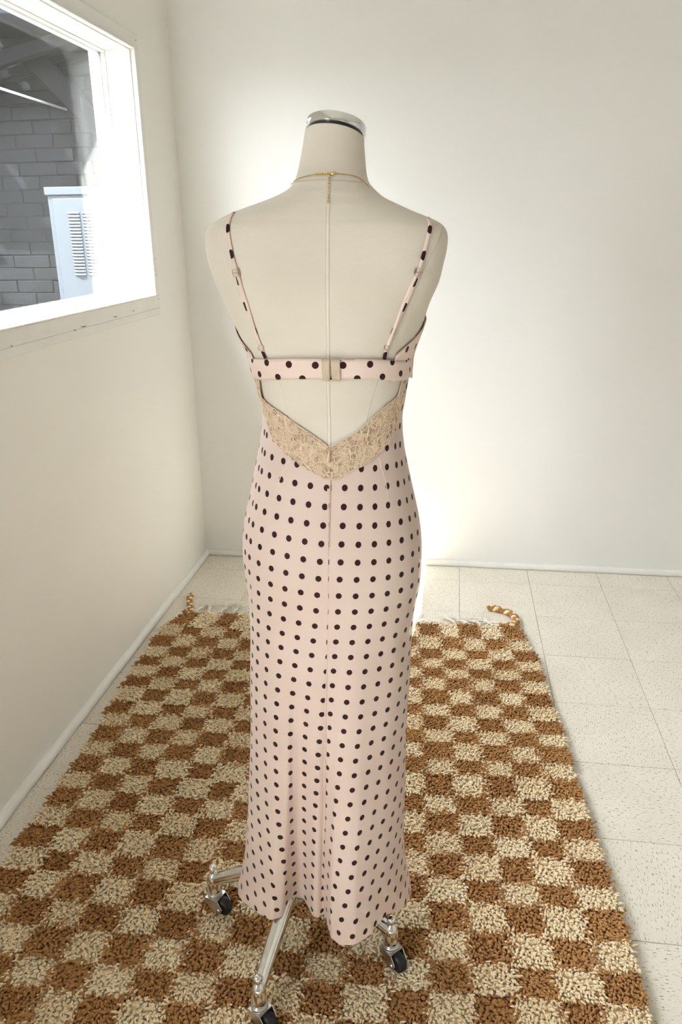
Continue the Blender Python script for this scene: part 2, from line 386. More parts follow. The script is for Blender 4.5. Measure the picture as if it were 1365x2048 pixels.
def prof(D, z):
    r = D[::-1]
    v = [np.interp(z, r[:,0], r[:,k]) for k in range(1,6)]
    return (v[0]+v[1])/2, (v[1]-v[0])/2, AX+(v[2]+v[3])/2, (v[3]-v[2])/2, v[4]   # cx, a, ym, h, n
def back_y(x, z, D=None, off=0.):
    cx,a,ym,h,n = prof(BODY_D if D is None else D, z)
    t = min(abs((x-cx)/(a+off)), .9995)
    return ym-(h+off)*(1-t**n)**(1/n)
# ================================================================== the room
T = .3048
WX, WY = -1.21, .168            # left wall plane, back wall plane
ROOM_R, ROOM_Y, CEIL = 3.9, -7.0, 2.85
WIN = (-1.52, -.235, 1.235, 2.067)   # window opening: y0, y1, z0, z1 in the left wall
WALL_T = .15
def struct(o): o['kind'] = 'structure'; return o

# floor slab (dark seams) with laid vinyl tiles
b = MB(); b.box((-1.36, ROOM_Y-.1, -.12), (ROOM_R+.1, WY+.15, -.0035))
floor = struct(b.build('floor', GROUT))
tm = {}
def tile_mesh(w, d):
    k = (round(w, 4), round(d, 4))
    if k not in tm:
        b = MB(); g = .0007
        b.box((-w/2+g, -d/2+g, -.0035), (w/2-g, d/2-g, 0), .0009); me = b.mesh('tile'); me.materials.append(TILE); tm[k] = me
    return tm[k]
xs = [WX]+[i*T for i in range(-3, 9)]+[ROOM_R]
ys = [WY]+[-j*T for j in range(0, 23)]+[ROOM_Y]
rest = MB()
for i in range(len(xs)-1):
    for j in range(len(ys)-1):
        x0, x1, y1, y0 = xs[i], xs[i+1], ys[j], ys[j+1]
        rot = (i+j) % 2
        if j <= 13 and i <= 9:
            w, d = x1-x0, y1-y0
            o = bpy.data.objects.new('tile', tile_mesh(d, w) if rot else tile_mesh(w, d))
            o.location = ((x0+x1)/2, (y0+y1)/2, random.uniform(-.0004, .0002)); o.rotation_euler = (0, 0, math.pi/2*rot+math.pi*random.randint(0, 1))
            link(o, floor)
        else:
            rest.box((x0+.0007, y0+.0007, -.0035), (x1-.0007, y1-.0007, 0), .0009)
tag(rest.build('far_tiles', TILE, floor), kind='stuff')

# walls
b = MB(); b.box((WX-WALL_T, WY, -.1), (ROOM_R+.15, WY+.15, CEIL+.1)); struct(b.build('wall_back', WALL))
y0, y1, z0, z1 = WIN
b = MB()
X0, X1 = WX-WALL_T, WX
W2 = (-4.6, -3.45, .75, 2.1)      # added window, unseen behind the camera, sized to light the dress form
b.box((X0, W2[1], -.1), (X1, WY, z0)); b.box((X0, W2[1], z1), (X1, WY, CEIL+.1))
b.box((X0, W2[1], z0), (X1, y0, z1)); b.box((X0, y1, z0), (X1, WY, z1))
b.box((X0, ROOM_Y, -.1), (X1, W2[0], CEIL+.1)); b.box((X0, W2[0], -.1), (X1, W2[1], W2[2])); b.box((X0, W2[0], W2[3]), (X1, W2[1], CEIL+.1))
struct(b.build('wall_left', WALL_SIDE))
b = MB(); b.box((ROOM_R, ROOM_Y, -.1), (ROOM_R+.15, WY, CEIL+.1)); struct(b.build('wall_right', WALL))
b = MB(); b.box((X0, ROOM_Y, CEIL), (ROOM_R+.15, WY+.15, CEIL+.12)); struct(b.build("ceiling", CEILING))
b = MB(); b.box((X0, ROOM_Y-.15, -.1), (ROOM_R+.15, ROOM_Y, CEIL+.12)); struct(b.build('wall_front', WALL))

# quarter-round skirting
def quarter(p0, p1, inward, name):
    b = MB(); p0 = Vector(p0); p1 = Vector(p1); inw = Vector(inward); n = 7; L_ = (p1-p0).length; m = max(2, int(L_/.08)); rows = []
    for i in range(m+1):
        c = p0.lerp(p1, i/m); w = .020+.0008*math.sin(i*1.7)+.0005*math.sin(i*.61); h = .024+.0010*math.sin(i*.9+1)
        r = [c+Vector((0, 0, .0005))]
        for k in range(n):
            a = k/(n-1)*math.pi/2; r.append(c+inw*w*math.cos(a)**.8+Vector((0, 0, .001+h*math.sin(a)**.8)))
        r.append(c+Vector((0, 0, h+.001))); rows.append(r)
    b.grid(rows); return struct(b.build(name, TRIM))
quarter((WX, WY, 0), (WX, ROOM_Y, 0), (1, 0, 0), 'baseboard_left')
quarter((ROOM_R, WY, 0), (WX, WY, 0), (0, -1, 0), 'baseboard_back')

# ------------------------------------------------------------------ window in the left wall
win = struct(empty('window_1', (WX, (y0+y1)/2, z0)))
def wpart(bm, name, mat=TRIM):
    o = bm.build(name, mat); o.parent = win; o.matrix_parent_inverse = Matrix.Translation(-win.location); return o
cw, ct = .046, .009             # flat casing around the opening
def frame_boxes(name, ya, yb, za, zb, w, xa, xb, mat=TRIM, bev=.0015, sides='LRTB'):
    if 'T' in sides: wpart(MB().box((xa, ya-w, zb), (xb, yb+w, zb+w), bev), name, mat)
    if 'B' in sides: wpart(MB().box((xa, ya-w, za-w), (xb, yb+w, za), bev), name, mat)
    if 'L' in sides: wpart(MB().box((xa, ya-w, za), (xb, ya, zb), bev), name, mat)
    if 'R' in sides: wpart(MB().box((xa, yb, za), (xb, yb+w, zb), bev), name, mat)
frame_boxes('casing_board', y0, y1, z0, z1, cw, WX, WX+ct, CASING, .002)
wpart(MB().box((WX, y0-cw, z0-cw-.026), (WX+.006, y1+cw, z0-cw), .002), 'apron', CASING)
# stepped bead at the mouth of the reveal, then the reveal boards, then sash stops
frame_boxes('bead', y0+.006, y1-.006, z0+.006, z1-.006, .0055, WX-.012, WX+ct+.006)
frame_boxes('bead', y0+.012, y1-.012, z0+.012, z1-.012, .0055, WX-.022, WX-.002)
def board(lo, hi, name='reveal_board', mat=TRIM): wpart(MB().box(lo, hi, .001), name, mat)
board((X0-.005, y1-.0065, z0), (WX-.020, y1-.0005, z1)); board((X0-.005, y0+.0005, z0), (WX-.020, y0+.0065, z1))
board((X0-.005, y0+.0065, z1-.0065), (WX-.020, y1-.0065, z1-.0005)); board((X0-.03, y0+.0065, z0+.0005), (WX-.020, y1-.0065, z0+.0085), 'sill')
frame_boxes('glazing_stop', y0+.0145, y1-.0145, z0+.0165, z1-.0145, .0085, -1.318, -1.303, TRIM, .003)
frame_boxes('sash_rail', y0+.0155, y1-.0155, z0+.0175, z1-.0155, .0095, -1.345, -1.322, TRIM, .003)
wpart(MB().box((-1.3215, y0+.008, z0+.010), (-1.3185, y1-.008, z1-.008)), 'pane', GLASS)
# nail heads and chipped paint on the casing
for yy, zz in ((-.206, 2.093), (-.2, 1.37), (-.2, 1.31), (-.203, 1.222)):
    wpart(MB().lathe([(.0022, 0), (.0022, .0006)], 8, Matrix.Translation((WX+ct, yy, zz)) @ Matrix.Rotation(math.pi/2, 4, 'Y')), 'nail_head', DARK_PLASTIC)
for yy, zz, l in ((-.62, 1.198, .035), (-.86, 1.193, .05), (-.92, 1.189, .02), (-1.28, 1.192, .012), (-.46, 1.202, .02)):
    n = 8; up_ = []; dn = []
    for k in range(n+1):
        y_ = yy+l*(k/n-.5); w = .0013*math.sin(math.pi*k/n)*random.uniform(.4, 1.3)
        up_.append((WX+ct+.0002, y_, zz+w+.001*math.sin(k))); dn.append((WX+ct+.0002, y_, zz-w+.001*math.sin(k)))
    wpart(MB().grid([up_, dn]), 'paint_chip', WOOD_DARK)

# frame of the added, unseen window
sf = struct(empty('added_window', (WX, (W2[0]+W2[1])/2, W2[2])))
for lo, hi in (((X0, W2[0], W2[2]), (WX+.01, W2[0]+.04, W2[3])), ((X0, W2[1]-.04, W2[2]), (WX+.01, W2[1], W2[3])), ((X0, W2[0]+.04, W2[2]), (WX+.01, W2[1]-.04, W2[2]+.04)), ((X0, W2[0]+.04, W2[3]-.04), (WX+.01, W2[1]-.04, W2[3]))):
    o = MB().box(lo, hi, .003).build('frame_board', TRIM); o.parent = sf; o.matrix_parent_inverse = Matrix.Translation(-sf.location)
o = MB().box((-1.3215, W2[0]+.03, W2[2]+.03), (-1.3185, W2[1]-.03, W2[3]-.03)).build('pane', GLASS); o.parent = sf; o.matrix_parent_inverse = Matrix.Translation(-sf.location)

# ================================================================== outside the window
b = MB(); b.box((-14, -12, -.3), (X0, 14, -.15)); g_ = b.build('alley_ground', CONCRETE); struct(g_)
BW = 1.10
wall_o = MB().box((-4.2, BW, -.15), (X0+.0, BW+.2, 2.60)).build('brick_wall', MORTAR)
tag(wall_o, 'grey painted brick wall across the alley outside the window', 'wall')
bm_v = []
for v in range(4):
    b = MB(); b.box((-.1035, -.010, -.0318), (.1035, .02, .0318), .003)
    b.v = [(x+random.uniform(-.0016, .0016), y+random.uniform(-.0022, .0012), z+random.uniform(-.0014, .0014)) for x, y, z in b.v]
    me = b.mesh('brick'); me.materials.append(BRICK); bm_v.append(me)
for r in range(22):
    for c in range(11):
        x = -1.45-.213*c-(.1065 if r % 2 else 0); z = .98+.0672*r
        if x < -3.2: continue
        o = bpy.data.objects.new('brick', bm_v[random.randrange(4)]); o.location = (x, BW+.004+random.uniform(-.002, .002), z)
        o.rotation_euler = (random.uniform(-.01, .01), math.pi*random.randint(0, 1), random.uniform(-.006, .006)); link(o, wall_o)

# lean-to roof in front of that wall
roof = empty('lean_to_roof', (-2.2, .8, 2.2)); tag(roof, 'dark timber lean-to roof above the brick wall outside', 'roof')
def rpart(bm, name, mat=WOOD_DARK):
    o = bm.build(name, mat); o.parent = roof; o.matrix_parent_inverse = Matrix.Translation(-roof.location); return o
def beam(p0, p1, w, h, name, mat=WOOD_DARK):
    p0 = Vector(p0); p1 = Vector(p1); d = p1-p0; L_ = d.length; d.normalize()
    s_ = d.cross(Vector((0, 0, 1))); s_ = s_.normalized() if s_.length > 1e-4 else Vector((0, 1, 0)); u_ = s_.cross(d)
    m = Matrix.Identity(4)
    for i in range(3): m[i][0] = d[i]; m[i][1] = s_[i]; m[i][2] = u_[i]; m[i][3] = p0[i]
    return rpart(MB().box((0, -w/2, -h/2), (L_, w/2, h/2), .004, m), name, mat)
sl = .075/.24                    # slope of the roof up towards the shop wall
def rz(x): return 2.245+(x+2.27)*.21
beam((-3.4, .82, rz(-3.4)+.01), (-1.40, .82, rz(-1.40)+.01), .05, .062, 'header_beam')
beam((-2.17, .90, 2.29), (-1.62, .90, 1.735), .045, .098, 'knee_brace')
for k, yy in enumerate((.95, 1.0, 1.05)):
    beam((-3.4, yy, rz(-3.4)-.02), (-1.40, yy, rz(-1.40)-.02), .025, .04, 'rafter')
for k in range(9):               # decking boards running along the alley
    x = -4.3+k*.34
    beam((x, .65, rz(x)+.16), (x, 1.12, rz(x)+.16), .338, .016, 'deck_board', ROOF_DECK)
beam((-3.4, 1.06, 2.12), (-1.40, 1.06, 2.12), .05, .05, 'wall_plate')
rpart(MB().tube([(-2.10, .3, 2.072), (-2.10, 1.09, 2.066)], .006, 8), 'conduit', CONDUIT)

# louvred metal cabinet standing against the brick wall
cab = empty('metal_cabinet', (-1.85, .96, -.15)); tag(cab, 'pale metal cabinet with rows of louvres outside the window', 'cabinet')
def cpart(bm, name, mat=CABINET):
    o = bm.build(name, mat); o.parent = cab; o.matrix_parent_inverse = Matrix.Translation(-cab.location); return o
cpart(MB().box((-2.145, .85, -.15), (-1.50, 1.078, 1.645), .004), 'body')
cpart(MB().box((-2.155, .838, 1.645), (-1.49, 1.078, 1.684), .004), 'top')
cpart(MB().box((-2.118, .842, .0), (-1.52, .852, 1.630), .003), 'door')
lv = MB(); prof_l = []
rows = []
for i in range(7):
    x = -.031+.062*i/6; e = math.sin(math.pi*min(1, max(0, (i+.3)/6.6)))**.5
    rows.append([(x, 0, .0065), (x, -.010*e, .0045), (x, -.013*e, -.003), (x, -.011*e, -.0055), (x, 0, -.0062)])
lv.grid(rows); lme = lv.mesh('louvre'); lme.materials.append(CABINET)
for cx_ in (-2.008, -1.930, -1.852, -1.774):
    for k in range(20):
        o = bpy.data.objects.new('louvre', lme); o.location = (cx_, .842, 1.560-k*.0158); link(o, cab)
        o.matrix_parent_inverse = Matrix.Translation(-cab.location)
# eave of the shop roof above the window
tag(MB().box((-1.75, -7.5, 2.534), (X0, .45, 2.66), .004).build('roof_eave', STUCCO), kind='structure')
# added block across the alley, out of view, cutting sky light at the window
tag(MB().box((-6.5, -2.4, -.15), (-3.7, 1.3, 2.9), .01).build('unseen_sky_blocker', STUCCO), kind='structure')
tag(MB().box((-3.7, -2.6, -.15), (X0, -2.4, 2.0), .01).build('unseen_glare_blocker', STUCCO), kind='structure')  # added unseen wall, keeps low sky glare off the window jamb
# ================================================================== dress form on its wheeled stand
form = empty('dress_form', (-.34, -1.92, 0))
tag(form, 'cream linen dress form with chrome neck cap on chrome wheeled stand', 'dress form')
def under(root):
    inv = Matrix.Translation(-root.location)
    def f(bm, name, mat, parent=None):
        o = bm.build(name, mat)
        if parent is None: o.parent = root; o.matrix_parent_inverse = inv
        else: o.parent = parent                       # parts sit at the root's origin, so sub-parts stay in place
        return o
    return f
fp = under(form)
def ring(D, z, n, off=0.0):
    cx, a, ym, h, e = prof(D, z); r = []
    for k in range(n):
        th = 2*math.pi*k/n; c, s = math.cos(th), math.sin(th)
        r.append(Vector((cx+(a+off)*math.copysign(abs(c)**(2/e), c), ym+(h+off)*math.copysign(abs(s)**(2/e), s), z)))
    return r
NECK = (-.2582, AX+.032)
def tilt(v):
    s = min(1, max(0, (v.z-1.555)/.07)); s = s*s*(3-2*s)
    return Vector((v.x, v.y, v.z+s*(-.115*(v.x-NECK[0])-.33*(v.y-NECK[1])-.010)))
b = MB(); rows = [[tilt(v) for v in ring(BODY_D, r[0], 96)] for r in BODY_D]
b.grid(rows, closed=True, flip=True)
n_ = len(b.v); b.f.append(tuple(range(96))); b.smooth.append(False); b.mi.append(0)
b.f.append(tuple(range(n_-96, n_))[::-1]); b.smooth.append(False); b.mi.append(0)
torso = fp(b, 'torso', LINEN)
def on_back(x, z, off=.0, D=None): return Vector((x, back_y(x, z, D)-off, z))
def seam(pts, name, parent, mat, w=.0011, off=.0, D=None, sub=10, flat=.5):
    q = [on_back(float(v[0]), float(v[1]), off, D) for v in spline(np.array(pts), sub)]
    return fp(MB().tube(q, w, 6, flat=flat, up=(0, -1, 0)), name, mat, parent)
SEAM_C = [(-.2555, 1.5300), (-.2542, 1.4934), (-.2529, 1.4392), (-.2525, 1.3703), (-.2536, 1.2975), (-.2559, 1.2194), (-.2569, 1.13)]
SEAM_R = [(-.0916, 1.4702), (-.0963, 1.4495), (-.1069, 1.4269), (-.1157, 1.409), (-.1308, 1.3746), (-.1465, 1.3399), (-.1647, 1.2939), (-.1796, 1.252), (-.1895, 1.2216), (-.1958, 1.1975), (-.1982, 1.1795), (-.199, 1.14)]
SEAM_L = [(-.4266, 1.4736), (-.4187, 1.4467), (-.4065, 1.4113), (-.3919, 1.3754), (-.377, 1.3386), (-.3573, 1.2936), (-.337, 1.2499), (-.3287, 1.2154), (-.3236, 1.191), (-.3201, 1.1748)]
seam(SEAM_C, 'back_seam', torso, SEAM, .0028, .0000, flat=.22)
seam([(x-.0028, z) for x, z in SEAM_C], 'seam_edge', torso, SEAM_DARK, .0004, .0, flat=.6)
seam(SEAM_R, 'side_seam', torso, SEAM_DARK, .0005, .0, flat=.6)
seam(SEAM_L, 'side_seam', torso, SEAM, .0009, .0001, flat=.4)
q = [on_back(x, 1.5345-.02*(x+.262)-.6*(x+.262)**2, .0002) for x in np.linspace(-.3130, -.2110, 24)]
fp(MB().tube(q, .0007, 6), 'neck_seam', SEAM_DARK, torso)
# chrome neck cap with dark gasket, tilted as the neck is
nrm = Vector((.115, .33, 1)).normalized()
xa = Vector((1, 0, -.115)).normalized(); ya = nrm.cross(xa)
cm = Matrix.Identity(4); cc = Vector((-.2582, AX+.034, 1.6075))
for i in range(3): cm[i][0] = xa[i]; cm[i][1] = ya[i]; cm[i][2] = nrm[i]; cm[i][3] = cc[i]
fp(MB().lathe([(.030, -.013), (.0428, -.0125), (.0436, -.008), (.0430, -.001), (.030, .0005)], 48, cm), 'neck_gasket', DARK_PLASTIC)
fp(MB().lathe([(.036, -.0040), (.0455, -.0036), (.0460, -.0028), (.0460, .0092), (.0454, .0103), (.038, .0112), (.0, .0116)], 64, cm), 'neck_cap', CHROME)
# pole and base hub (hidden by the skirt) and four cast legs
HUB = Vector((-.345, -1.925, .172))
fp(MB().tube([HUB+Vector((0, 0, -.02)), Vector((-.285, -1.925, .80))], .0125, 16), 'pole', CHROME)
fp(MB().lathe([(.02, -.035), (.03, -.03), (.034, -.01), (.034, .012), (.027, .02), (.016, .045)], 24, Matrix.Translation(HUB)), 'hub', CHROME)
CAST = [Vector((-.391, -2.130, 0)), Vector((-.150, -1.963, 0)), Vector((-.555, -1.878, 0)), Vector((-.300, -1.712, 0))]
SPIN = [-.55, -.75, -.35, .9]      # where each wheel trails
for c, sp in zip(CAST, SPIN):
    d = c-Vector((HUB.x, HUB.y, 0)); L_ = d.length; d.normalize(); s_ = Vector((-d.y, d.x, 0))
    H = lambda t: .172+.018*math.sin(math.pi*min(1, t/.55))*(1-t)-.072*max(0, (t-.35)/.65)**1.25
    b = MB(); rows = []
    for i in range(25):
        t = .1+.9*i/24; ctr = Vector((HUB.x, HUB.y, 0))+d*L_*t; ctr.z = H(t)
        w = .0165-.0045*t; h = .021-.008*t; r = []
        for k in range(16):
            a = 2*math.pi*k/16; e = 2/3.2; ca, sa = math.cos(a), math.sin(a)
            r.append(ctr+s_*w*math.copysign(abs(ca)**e, ca)+Vector((0, 0, h*math.copysign(abs(sa)**e, sa))))
        rows.append(r)
    b.grid(rows, closed=True)
    b.f.append(tuple(len(b.v)-16+k for k in range(16))); b.smooth.append(False); b.mi.append(0)
    leg = fp(b, 'leg', CHROME)
    T4 = Matrix.Translation(c)
    fp(MB().lathe([(.0035, .118), (.0072, .121), (.0092, .126), (.0094, .130), (.0080, .1355), (.0045, .139), (.0, .140)], 20, T4), 'finial', CHROME, leg)
    fp(MB().lathe([(.0118, .066), (.0150, .069), (.0160, .078), (.0158, .090), (.0140, .104), (.0098, .115), (.0055, .119), (.004, .121)], 28, T4), 'bulb', CHROME, leg)
    fp(MB().lathe([(.0120, .0560), (.0162, .0565), (.0165, .060), (.0140, .0615), (.0168, .0625), (.0168, .0655), (.0125, .067)], 28, T4), 'swivel_collar', STEEL, leg)
    # fork and wheel trail off to one side of the swivel
    tr = Vector((math.cos(sp), math.sin(sp), 0)); ax_ = Vector((-tr.y, tr.x, 0)); wc = c+tr*.021+Vector((0, 0, .0345))
    fk = MB()
    for sgn in (-1, 1):
        o_ = ax_*sgn*.0155
        P = [c-tr*.015+Vector((0, 0, .057))+o_, c+tr*.019+Vector((0, 0, .057))+o_, wc+tr*.009+Vector((0, 0, .004))+o_, wc+tr*.003+Vector((0, 0, -.011))+o_, wc-tr*.007+Vector((0, 0, -.010))+o_, c-tr*.016+Vector((0, 0, .044))+o_]
        Q = [v+ax_*sgn*.002 for v in P]; n = 6
        fk.add(P+Q, [tuple(range(n))[::-1], tuple(range(n, 2*n))]+[(i, (i+1) % n, n+(i+1) % n, n+i) for i in range(n)])
    tp = c+Vector((0, 0, .0570))
    fk.box((-.014, -.0175, -.001), (.018, .0175, .0012), 0, Matrix.Translation(tp) @ Matrix.Rotation(sp, 4, 'Z'))
    fp(fk, 'caster_fork', STEEL, leg)
    mw = Matrix.Translation(wc) @ Matrix.Rotation(sp, 4, 'Z') @ Matrix.Rotation(math.pi/2, 4, 'X')
    fp(MB().lathe([(.005, -.012), (.015, -.012), (.0195, -.0095), (.0215, -.005), (.0215, .005), (.0195, .0095), (.015, .012), (.005, .012)], 32, mw), 'wheel', BLACK_RUBBER, leg)
    fp(MB().lathe([(.0045, -.0195), (.0045, .0195)], 12, mw), 'axle_bolt', STEEL, leg)

# ================================================================== the dress
dress = empty('slip_dress', (-.26, -1.92, .15))
tag(dress, 'long pink slip dress with brown polka dots and tan lace open back', 'dress')
dp = under(dress)
LACE_TOP = [(-.3900, 1.2560), (-.3749, 1.2444), (-.3746, 1.2158), (-.3613, 1.2041), (-.3377, 1.1934), (-.3122, 1.1783), (-.2875, 1.164), (-.2674, 1.1512), (-.2556, 1.1440), (-.2320, 1.1553), (-.2091, 1.1686), (-.1903, 1.1863), (-.1681, 1.2042), (-.1537, 1.2144), (-.1481, 1.2334), (-.1400, 1.2520)]
LACE_BOT = [(-.3860, 1.2160), (-.3800, 1.2060), (-.3701, 1.1823), (-.354, 1.1527), (-.3394, 1.1396), (-.3258, 1.1297), (-.3041, 1.1178), (-.2833, 1.1075), (-.2548, 1.0956), (-.2352, 1.1007), (-.216, 1.1116), (-.1933, 1.1214), (-.1749, 1.1381), (-.1606, 1.154), (-.1513, 1.182), (-.1455, 1.2080)]
HEM = np.array([(-.4897, -1.93, .150), (-.4668, -1.97, .158), (-.4216, -2.02, .173), (-.3857, -2.04, .1824), (-.3644, -2.035, .185), (-.3556, -2.005, .1810), (-.344, -1.985, .1824), (-.3284, -1.99, .1871), (-.3144, -2.005, .185), (-.3027, -2.02, .1817), (-.2907, -2.025, .1848), (-.2831, -2.01, .184), (-.2713, -2.045, .192), (-.2563, -2.085, .1969), (-.2369, -2.1, .1992), (-.2043, -2.095, .2059), (-.1781, -2.075, .2072), (-.1614, -2.05, .213), (-.1486, -2.03, .215), (-.1309, -2.0, .1959), (-.1128, -1.96, .1678), (-.1059, -1.93, .158)])
def hem_at(x):
    z = np.interp(x, HEM[:, 0], HEM[:, 2]); y = np.interp(x, HEM[:, 0], HEM[:, 1]); return y, z
ltx = np.array([q[0] for q in LACE_TOP]); lbx = np.array([q[0] for q in LACE_BOT]); lbz = np.array([q[1] for q in LACE_BOT])
ltz = np.array([q[1] for q in LACE_TOP])
def skirt_top(x):                # just under the middle of the lace
    return float(np.interp(x, lbx, lbz)*.45+np.interp(np.clip(x, -.375, -.148), np.sort(ltx), ltz[np.argsort(ltx)])*.55)
SEAM_X = lambda z: float(np.interp(z, [.18, .48, .65, .75, .85, .95, 1.1], [-.279, -.2705, -.2656, -.2618, -.2567, -.2550, -.2550]))
def skirt_rows(off=0., hem_up=0., NC=260, NR=130, fs=1.0):
    """columns run round from the centre-back seam; returns rows of points and the metre UV"""
    half = NC//2
    cols = []
    for k in range(NC):                          # parameter round the body: 0 = right side, back half first
        th = -2*math.pi*k/NC
        cols.append(th)
    P = np.zeros((NR+1, NC, 3))
    for k, th in enumerate(cols):
        c, s = math.cos(th), math.sin(th)
        cx, a, ym, h, e = prof(SKIRT_D, .17)
        xh = cx+a*math.copysign(abs(c)**(2/e), c)
        yl = ym+h*math.copysign(abs(s)**(2/e), s)
        if s <= 0:
            yh, zh = hem_at(min(max(xh, -.4897), -.1059)); fold = float(yh-yl)
            w_ = min(1, abs(s)*2.5); fold *= w_
        else:
            zh = .155+.012*math.sin(9*th); fold = .010*math.sin(11*th+1)*s
        zh = float(zh)+hem_up
        cx2, a2, _, _, e2 = prof(SKIRT_D, 1.12)
        xt = cx2+a2*math.copysign(abs(c)**(2/e2), c)
        zt = skirt_top(min(max(xt, -.385), -.147)) if s < -.02 else 1.235
        if -.30 < s <= -.02: pass
        for j in range(NR+1):
            v = j/NR; z = zh+(zt-zh)*v
            cx, a, ym, h, e = prof(SKIRT_D, z)
            x = cx+(a+off)*math.copysign(abs(c)**(2/e), c); y = ym+(h+off)*math.copysign(abs(s)**(2/e), s)
            t = min(1, max(0, (.86-z)/(.86-zh))); fall = t**1.8
            y += fold*fall*fs
            # soft drape ripples that start under the seat
            if s < 0: y += -.0060*abs(s)*t**.8*math.sin(th*12+1.2+z*2.0)*(1-.45*t)
            # little hollows near the sides of the seat
            P[j, k] = (x, y, z)
    return P
P = skirt_rows()
NR, NC = P.shape[0]-1, P.shape[1]
seg = np.linalg.norm(np.diff(np.concatenate([P, P[:, :1]], axis=1), axis=1), axis=2)       # arc steps along each row
b = MB(); uv = []
cut = None
# open the mesh at the centre front (duplicate column) so that the UV map has its jump there, hidden
k_front = NC*3//4
order = [(k_front+i) % NC for i in range(NC+1)]
rows = [[tuple(P[j, k]) for k in order] for j in range(NR+1)]
for j in range(NR+1):
    s = np.concatenate([[0], np.cumsum([seg[j, order[i]] for i in range(NC)])])
    xs_ = np.array([P[j, k, 0] for k in order]); ysg = np.array([P[j, k, 1] for k in order])
    back = [i for i in range(NC+1) if ysg[i] < prof(SKIRT_D, P[j, order[i], 2])[2]]
    i0 = min(back, key=lambda i: abs(xs_[i]-SEAM_X(P[j, order[i], 2])))
    s0 = s[i0]+(SEAM_X(P[j, order[i0], 2])-xs_[i0])*(-1 if xs_[min(i0+1, NC)] < xs_[i0] else 1)
    for i in range(NC+1):
        u = -(s[i]-s0); vv = P[j, order[i], 2]                    # u grows to the right seen from behind
        if u < 0: r = math.radians(4.5); uo, vo = .0160, .000
        else: r = math.radians(2.5); uo, vo = .0060, -.004
        uv.append((u*math.cos(r)-vv*math.sin(r)+uo, u*math.sin(r)+vv*math.cos(r)+vo))
b.grid(rows); b.uv = uv
skirt = dp(b, 'skirt', DOTS)
b = MB(); rows = []                # lining: follows the skirt 6 mm inside it and ends above the hem
for j in range(7, NR+1):
    r = []
    for k in range(NC):
        x, y, z = P[j, k]; cx, a, ym, h, e = prof(SKIRT_D, z); fx = (x-cx)/a; d = Vector((-.007*math.copysign(max(0, abs(fx)-.8)/.2, fx), .009 if y < ym else -.006, 0)); r.append(Vector((x, y, z))+d)
    rows.append(r)
b.grid(rows, closed=True); dp(b, 'lining', LINING)
def skirt_pt(x, z, off=0.):
    """point on the built back of the skirt"""
    j = None; best = None
    Q = P[:, :NC//2+1].reshape(-1, 3); d = (Q[:, 0]-x)**2+(Q[:, 2]-z)**2; i = np.argsort(d)[:6]; w = 1/(d[i]+1e-8)
    return Vector((x, float((Q[i, 1]*w).sum()/w.sum())-off, z))
def skirt_line(pts, name, mat, r, off, sub=10, flat=.5):
    q = [skirt_pt(float(v[0]), float(v[1]), off) for v in spline(np.array(pts), sub)]
    return dp(MB().tube(q, r, 6, flat=flat, up=(0, -1, 0)), name, mat, skirt)
skirt_line([(SEAM_X(z), z) for z in np.linspace(1.096, .20, 40)], 'back_seam', PIPING, .0008, -.0003, 4)
skirt_line([(SEAM_X(z)+.0016, z) for z in np.linspace(1.135, .99, 10)], 'zip', PIPING, .0010, .0006, 4)
skirt_line([(-.3188, 1.1261), (-.3316, 1.1031), (-.342, 1.0781), (-.3486, 1.0455)], 'dart', LINING, .0009, .0000)
skirt_line([(-.1807, 1.1263), (-.1739, 1.1031), (-.1679, 1.0828), (-.1631, 1.0552)], 'dart', LINING, .0009, .0000)

# lace border: net strip with scalloped edges, raised cords and rosettes
def lace_edges(n=240):
    top = spline(np.array(LACE_TOP), 16); bot = spline(np.array(LACE_BOT), 16)
    def res(c):
        l = np.concatenate([[0], np.cumsum(np.linalg.norm(np.diff(c, axis=0), axis=1))]); t = np.linspace(0, l[-1], n)
        return np.stack([np.interp(t, l, c[:, 0]), np.interp(t, l, c[:, 1])], 1), l[-1]
    # split at the centre so that both halves match up there
    out = []
    for c in (top, bot):
        m = int(np.argmin(c[:, 1]))
        res_l = []
        for part in (c[:m+1], c[m:]):
            l = np.concatenate([[0], np.cumsum(np.linalg.norm(np.diff(part, axis=0), axis=1))]); t = np.linspace(0, l[-1], n//2)
            res_l.append(np.stack([np.interp(t, l, part[:, 0]), np.interp(t, l, part[:, 1])], 1))
        out.append(np.concatenate(res_l))
    return out
LT, LB = lace_edges()
nl = len(LT)
def lace_pt(i, f, off):
    """i along the border (0..nl-1), f across it (0 top .. 1 bottom)"""
    i = min(max(i, 0), nl-1); k = int(i); k2 = min(k+1, nl-1); g = i-k
    q = (LT[k]*(1-f)+LB[k]*f)*(1-g)+(LT[k2]*(1-f)+LB[k2]*f)*g
    return Vector((q[0], back_y(q[0], q[1], SKIRT_D)-off, q[1]))
rows = []
nf = 10
for i in range(nl):
    ed = .035*abs(math.sin(i*math.pi/7)); eb = .06*abs(math.sin(i*math.pi/9+.6))
    rows.append([lace_pt(i, -ed+(1+ed+eb)*k/nf, (.0024 if k > 2 else -.0012+.0012*k)+.0004*math.sin(i*.7+k)) for k in range(nf+1)])
b = MB(); b.grid(rows, flip=True); lace = dp(b, 'lace_trim', LACE)
def cord(fn, name='lace_cord', r=.00055, n=480):
    q = [lace_pt(i*(nl-1)/n, fn(i*(nl-1)/n), .0031 if fn(i*(nl-1)/n) > .2 else .0006) for i in range(n+1)]
    cm_ = MB()
    # break at the centre-back opening
    h = n//2
    cm_.tube(q[:h-1], r, 5); cm_.tube(q[h+1:], r, 5)
    return dp(cm_, name, LACE_CORD, lace)
